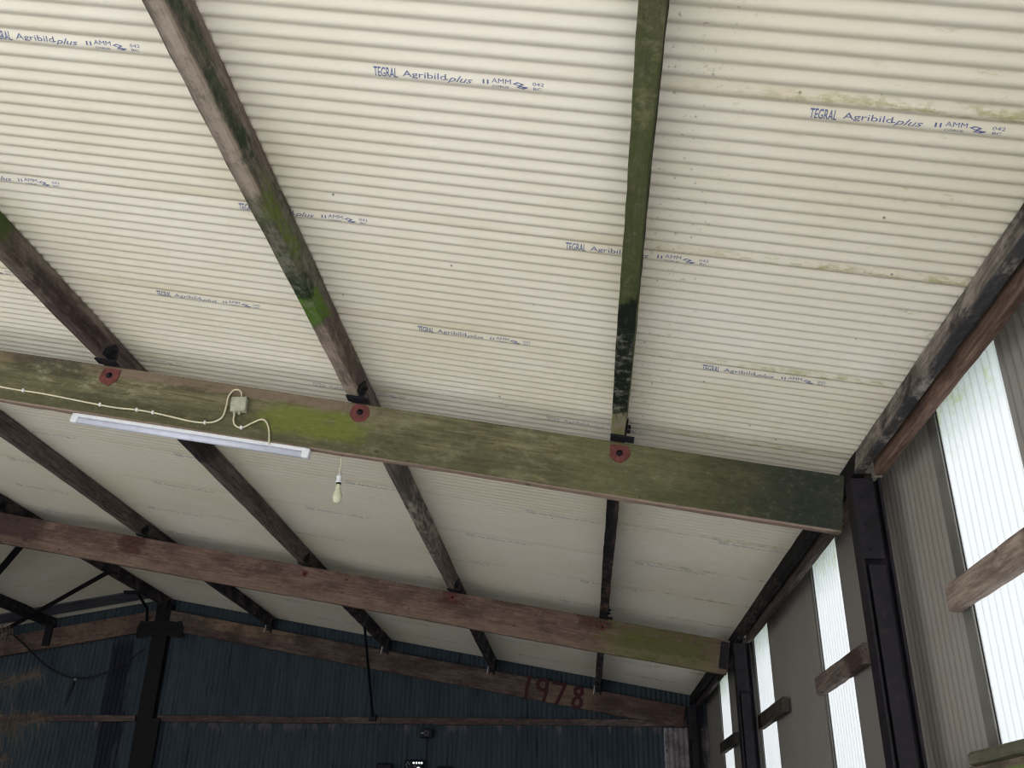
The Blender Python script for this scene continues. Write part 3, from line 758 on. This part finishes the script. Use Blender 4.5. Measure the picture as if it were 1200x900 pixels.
mat = wood('offcut', (124, 122, 100), (96, 96, 76), [(0, 3, (104, 112, 70), .4, dict(thr=.45))], .1, seed=12)
bm = timber_bm(1.9, -.07, 0, 0, .065, 81, wob=.003, ch=.014)
tag(link('offcut_timber', mesh_of('offcut_timber', bm, mat), None, frame_matrix(Vector((1.785, 2.95, EYE + .378)), YD, Vector((0, 0, 1)))), 'rounded green-grey timber offcut lying on the low side rail', 'timber')

# ------------------------------------------------------------------ electrics on the mossy rafter
def on_front(pts, r, y=YA - .006):
    return [Vector((x, y - r, EYE + z)) for x, z in pts]
cab = [(-6.6, 3.24), (-5.6, 3.05), (-4.6, 2.85), (-3.764, 2.663), (-3.462, 2.608), (-3.101, 2.53), (-2.95, 2.50), (-2.809, 2.483), (-2.70, 2.462), (-2.576, 2.432), (-2.44, 2.398), (-2.347, 2.387), (-2.28, 2.395), (-2.238, 2.43), (-2.226, 2.50), (-2.222, 2.565), (-2.195, 2.610), (-2.160, 2.612), (-2.139, 2.585), (-2.137, 2.552)]
bm = bmesh.new(); bm_tube(bm, spline(on_front(cab, .006)), .0058, 8)
root = link('power_cable', mesh_of('power_cable', bm, M_cable, True)); tag(root, 'long cream cable clipped along the mossy rafter to the junction box', 'cable')
for x, z in ((-3.06, 2.523), (-2.809, 2.483), (-2.70, 2.462), (-2.347, 2.387), (-3.6, 2.633)):
    bm = bmesh.new(); bm_box(bm, x - .006, x + .006, YA - .021, YA - .003, EYE + z - .012, EYE + z + .012, bev=.002)
    link('cable_clip', mesh_of('cable_clip', bm, M_white), root)
cab2 = [(-2.162, 2.450), (-2.166, 2.41), (-2.150, 2.368), (-2.105, 2.349), (-2.046, 2.378), (-1.99, 2.404), (-1.955, 2.39), (-1.930, 2.34), (-1.918, 2.275), (-1.915, 2.235)]
bm = bmesh.new(); bm_tube(bm, spline(on_front(cab2, .006)), .0058, 8)
root = link('power_cable', mesh_of('power_cable', bm, M_cable, True)); tag(root, 'short wavy cream cable from the junction box down to the tube light', 'cable')
bm = bmesh.new(); bm_box(bm, -2.115, -2.099, YA - .022, YA - .003, EYE + 2.338, EYE + 2.360, bev=.002)
link('cable_clip', mesh_of('cable_clip', bm, M_white), root)
rot = Matrix.Translation((-2.135, YA - .003, EYE + 2.498)) @ Matrix.Rotation(-.02, 4, 'Y')
bm = bmesh.new(); bm_box(bm, -.047, .047, -.034, 0, -.046, .046, bev=.004)
root = link('junction_box', mesh_of('junction_box', bm, M_box), None, rot); tag(root, 'small square speckled junction box on the mossy rafter', 'junction box')
bm = bmesh.new(); bm_box(bm, -.050, .050, -.050, -.035, -.049, .049, bev=.004)
for sx in (-1, 1):
    for sz in (-1, 1): bm_cyl(bm, (sx * .038, -.05, sz * .037), (sx * .038, -.053, sz * .037), .005, n=8)
link('lid', mesh_of('lid', bm, M_box), root)
for x in (-.028, .002):
    bm = bmesh.new(); bm_cyl(bm, (x, -.018, -.045), (x, -.018, -.062), .010, .008, 12)
    link('cable_gland', mesh_of('cable_gland', bm, M_box), root)

# tube light hung under the lower edge
ex = (Vector((-1.647, 0, 2.176)) - Vector((-3.237, 0, 2.446))).normalized()
ez = Vector((0, 1, 0)).cross(ex) * -1; ez = Vector((-ex.z, 0, ex.x))
Mt = frame_matrix(Vector((-3.237, YA + .016, EYE + 2.454)), ex, ez); TL = 1.605
root = empty('fluorescent_light'); root.matrix_world = Mt; tag(root, 'long white fluorescent tube light along the bottom of the mossy rafter', 'light')
bm = bmesh.new(); bm_box(bm, .02, TL - .02, -.026, .026, -.002, .020, bev=.003); link('housing', mesh_of('housing', bm, M_white), root)
bm = bmesh.new()
bm_cyl(bm, (.045, 0, -.020), (TL - .045, 0, -.020), .021, n=20); link('tube_cover', mesh_of('tube_cover', bm, M_diff, True), root)
for x0, x1 in ((0, .05), (TL - .05, TL)):
    bm = bmesh.new(); bm_box(bm, x0, x1, -.025, .025, -.042, .020, bev=.006); link('end_cap', mesh_of('end_cap', bm, M_white), root)

# hanging bulb
bx, by = -1.462, YA + .03
root = empty('hanging_bulb', (bx, by, EYE + 2.166)); tag(root, 'grimy bare light bulb hanging on a white cord below the mossy rafter', 'light bulb')
bm = bmesh.new(); bm_tube(bm, spline([(0, 0, .0), (.003, 0, -.05), (-.004, 0, -.105), (-.003, 0, -.115)]), .0032, 8); link('cord', mesh_of('cord', bm, M_cable, True), root)
bm = bmesh.new(); bm_lathe(bm, [(0, -.108), (.008, -.108), (.016, -.132), (.018, -.134), (.018, -.139), (.015, -.141), (.0155, -.162), (.019, -.166), (.019, -.174), (.0, -.174)], 20); link('lamp_holder', mesh_of('lamp_holder', bm, M_white, True), root)
bm = bmesh.new(); bm_lathe(bm, [(.0, -.172), (.0155, -.174), (.0155, -.184), (0, -.185)], 20); link('skirt_ring', mesh_of('skirt_ring', bm, M_bolt), root)
bm = bmesh.new(); bm_lathe(bm, [(.012, -.183), (.014, -.20), (.018, -.22), (.025, -.242), (.029, -.262), (.028, -.280), (.021, -.296), (.010, -.303), (0, -.304)], 24); link('glass_bulb', mesh_of('glass_bulb', bm, M_bulb, True), root)

# ------------------------------------------------------------------ gable fittings
zc = EYE
def cam_box(x, z, w, h, label):
    root = empty('security_light', (x, YG - .12, z)); tag(root, label, 'light')
    return root
root = empty('lens_box', (-2.36, 15.10, EYE + 1.56)); tag(root, 'small black box with a round lens hung just under the gable rail', 'light')  # plain dark box with a round lens, gives no light
bm = bmesh.new(); bm_box(bm, -.10, .085, .0, .09, -.06, .07, bev=.008); link('housing', mesh_of('housing', bm, M_cleat), root)
for xx in (-.075, .045):
    bm = bmesh.new(); bm_box(bm, xx, xx + .02, .03, .06, .065, .15); link('bracket', mesh_of('bracket', bm, M_cleat), root)
bm = bmesh.new(); MR = Matrix.Translation((-.004, -.002, .003)) @ Matrix.Rotation(pi / 2, 4, 'X')
bm_lathe(bm, [(.026, 0), (.036, 0), (.036, .010), (.031, .012), (.026, .010), (.026, 0)], 24, MR); link('lens_ring', mesh_of('lens_ring', bm, plain('grey_ring', (120, 124, 134), .5)), root)
bm = bmesh.new(); bm_lathe(bm, [(0, 0), (.024, .0), (.020, .006), (0, .009)], 20, MR); link('lens', mesh_of('lens', bm, M_bolt), root)
bm = bmesh.new(); bm_box(bm, -.088, -.05, -.004, 0, .0, .014); link('marking', mesh_of('marking', bm, M_lens), root)
bm = bmesh.new(); bm_tube(bm, spline([(-2.35, 15.11, EYE + 1.50), (-2.345, 15.12, EYE + 1.40), (-2.35, 15.14, EYE + 1.30), (-2.37, 15.15, EYE + 1.16), (-2.38, 15.15, EYE + 1.1)]), .008, 6)
tag(link('box_cable', mesh_of('box_cable', bm, M_dcable)), 'thin dark cable hanging from the small black box on the gable', 'cable')
M_led = plain('white_led_lens', (235, 240, 240), .3)
t = M_led.node_tree.nodes['Principled BSDF']; t.inputs['Emission Color'].default_value = (.9, 1, .97, 1); t.inputs['Emission Strength'].default_value = .5
def panel(x, z, w, h, label, dots):
    root = empty('light_panel', (x, 15.10, z)); tag(root, label, 'light', None)
    bm = bmesh.new(); bm_box(bm, -w / 2, w / 2, 0, .09, -h / 2, h / 2, bev=.02); link('housing', mesh_of('housing', bm, M_cleat), root)
    bm = bmesh.new(); bm_box(bm, -.02, .02, .09, .15, -.03, .03); link('bracket', mesh_of('bracket', bm, M_cleat), root)
    for dx, dz, r in dots:
        bm = bmesh.new(); MR = Matrix.Translation((dx, 0, dz)) @ Matrix.Rotation(pi / 2, 4, 'X'); bm_lathe(bm, [(0, 0), (r, 0), (r * .8, .006), (0, .008)], 14, MR)
        link('led_lens', mesh_of('led_lens', bm, M_led if r > .011 else M_lens), root)
    return root
panel(-2.53, EYE + 1.07, .29, .24, 'black light panel with rows of white round lights low on the blue gable',
      [(.0, .075, .015), (.042, .075, .015), (.084, .075, .015), (.122, .075, .015), (-.09, .08, .009), (-.115, .05, .009), (-.07, .06, .008), (-.10, .02, .009), (.075, -.01, .03), (.02, .03, .009), (-.05, -.03, .009)])
panel(-2.97, EYE + 1.05, .24, .17, 'black flood lamp low on the gable, left of the light panel', [(-.02, .0, .009), (.012, .0, .009), (-.02, -.022, .009), (.012, -.022, .009)])
panel(-2.06, EYE + 1.02, .24, .17, 'black flood lamp low on the gable, right of the light panel', [(-.03, .0, .007), (.02, .0, .007)])

# sagging cable across the left of the gable and the peg hanging on it
bm = bmesh.new()
bm_tube(bm, spline([(-9.9, 14.95, EYE + 3.2), (-9.237, 15.0, EYE + 3.021), (-8.567, 15.0, EYE + 2.55), (-8.20, 15.0, EYE + 2.37), (-7.95, 15.0, EYE + 2.325), (-7.65, 15.0, EYE + 2.36), (-7.30, 15.02, EYE + 2.52), (-6.97, 15.06, EYE + 2.80)]), .014, 6)
tag(link('sagging_cable', mesh_of('sagging_cable', bm, M_dcable)), 'black cable sagging across the gable left of the ridge column', 'cable')
bm = bmesh.new(); bm_tube(bm, [(-7.98, 15.0, EYE + 2.31), (-8.0, 15.0, EYE + 2.22), (-8.04, 15.0, EYE + 2.0), (-8.06, 15.0, EYE + 1.88)], .02, 8, rad=[.012, .03, .014, .006])
root = link('cable_peg', mesh_of('cable_peg', bm, M_dcable)); tag(root, 'dark tapered peg hanging from the sagging cable', 'cable peg')
bm = bmesh.new(); bmesh.ops.create_uvsphere(bm, u_segments=10, v_segments=6, radius=.02, matrix=Matrix.Translation((-7.975, 14.985, EYE + 2.30))); link('knot', mesh_of('knot', bm, M_lens), root)

# ------------------------------------------------------------------ dry feathery grass at the lower left
def plume(base, mid, tip, seed, label, n=230, spread=.30):
    rnd = random.Random(seed)
    root = empty('dry_grass_plume', base); tag(root, label, 'dry grass', 'dry grass plumes at the left edge')
    B = Vector(base); mid = Vector(mid) - B; tip = Vector(tip) - B
    path = spline([(0, 0, 0), tuple(mid * .5 + Vector((0, 0, .1))), tuple(mid), tuple((mid + tip) / 2 + Vector((0, 0, .03))), tuple(tip)], 8)
    bm = bmesh.new(); bm_tube(bm, path, .005, 6, rad=[.007 * (1 - .6 * i / len(path)) for i in range(len(path))])
    link('stem', mesh_of('stem', bm, M_plume, True), root)
    bm = bmesh.new(); d0 = (tip - mid)
    for k in range(n):
        t = rnd.uniform(0, 1); p = mid + d0 * t + Vector((0, 0, .06 * math.sin(pi * t)))
        side = Vector((rnd.uniform(-1, 1), rnd.uniform(-1, 1), rnd.uniform(-1, 1))).normalized()
        L = spread * (1 - .55 * t) * rnd.uniform(.4, 1)
        dd = (d0.normalized() * .8 + side * .75).normalized()
        dr = rnd.uniform(.1, .9); q = p + dd * L * .8 + Vector((.1 * L, 0, -dr * L)); m = p + dd * L * .55 + Vector((0, 0, .03))
        bm_tube(bm, [p, m, q], .002, 3, rad=[.0028, .0022, .0009])
    link('feathery_head', mesh_of('feathery_head', bm, M_plume), root)['kind'] = 'stuff'
plume((-5.7, 8.0, 0), (-5.35, 8.0, EYE + .55), (-4.50, 8.0, EYE + .90), 11, 'drooping dry feathery grass plume below the rail at the left edge', 170, .42)
plume((-5.9, 8.2, 0), (-5.35, 8.1, EYE + 1.0), (-4.66, 8.1, EYE + 1.27), 12, 'blurry brown dry grass plume just above the rail at the left edge', 150, .30)
plume((-6.0, 7.9, 0), (-5.4, 8.0, EYE + 1.2), (-4.95, 8.0, EYE + 1.62), 13, 'dry grass plume reaching highest at the left edge', 110, .28)
plume((-5.6, 7.8, 0), (-5.2, 7.9, EYE + .35), (-4.66, 7.9, EYE + .58), 14, 'small dry grass plume cut by the bottom left corner', 90, .3)

# ------------------------------------------------------------------ light: overcast sky, the barn is open at the front
w = bpy.data.worlds.new('sky'); sc.world = w; w.use_nodes = True
bg = w.node_tree.nodes['Background']; bg.inputs[0].default_value = (.90, .955, 1.0, 1); bg.inputs[1].default_value = .62
WN = w.node_tree
tc = WN.nodes.new('ShaderNodeTexCoord'); sp = WN.nodes.new('ShaderNodeSeparateXYZ'); cr = WN.nodes.new('ShaderNodeValToRGB')
WN.links.new(tc.outputs['Generated'], sp.inputs[0]); WN.links.new(sp.outputs[2], cr.inputs[0])
cr.color_ramp.elements[0].position = 0; cr.color_ramp.elements[0].color = (.97, .96, .945, 1)
cr.color_ramp.elements[1].position = .8; cr.color_ramp.elements[1].color = (.88, .95, 1.0, 1)
WN.links.new(cr.outputs[0], bg.inputs[0])
sl = bpy.data.lights.new('sun', 'SUN'); sl.energy = 5.0; sl.angle = .02; sl.color = (1, .985, .96)
so = bpy.data.objects.new('sun', sl); C.objects.link(so)      # low sun behind the camera, on the yard and the first metres of floor
so.rotation_euler = Vector((.30, 1.0, -.80)).normalized().to_track_quat('-Z', 'Y').to_euler()
bg.inputs[1].default_value = .62

# ------------------------------------------------------------------ camera
pitch, yaw, roll, f = .45630, -.07663, .01838, 1112.28
fw = Vector((math.sin(yaw) * math.cos(pitch), math.cos(yaw) * math.cos(pitch), math.sin(pitch)))
rt = Vector((math.cos(yaw), -math.sin(yaw), 0)); up = rt.cross(fw)
r2 = rt * math.cos(roll) + up * math.sin(roll); u2 = -rt * math.sin(roll) + up * math.cos(roll)
cam = bpy.data.cameras.new('camera'); co = bpy.data.objects.new('camera', cam); C.objects.link(co)
M = Matrix((r2, u2, -fw)).transposed().to_4x4(); M.translation = Vector((0, 0, EYE)); co.matrix_world = M
cam.sensor_fit = 'HORIZONTAL'; cam.sensor_width = 36; cam.lens = 36 * f / 1200; cam.clip_start = .05; cam.clip_end = 200
sc.camera = co
sc.view_settings.view_transform = 'Standard'; sc.view_settings.look = 'None'; sc.view_settings.gamma = 1
sc.view_settings.use_curve_mapping = False; sc.view_settings.exposure = 1.68
sc.cycles.max_bounces = 10; sc.cycles.diffuse_bounces = 7; sc.cycles.use_denoising = True
sc.cycles.sample_clamp_indirect = 6; sc.cycles.use_guiding = True; sc.cycles.denoising_prefilter = 'NONE'; sc.cycles.filter_width = 1.2
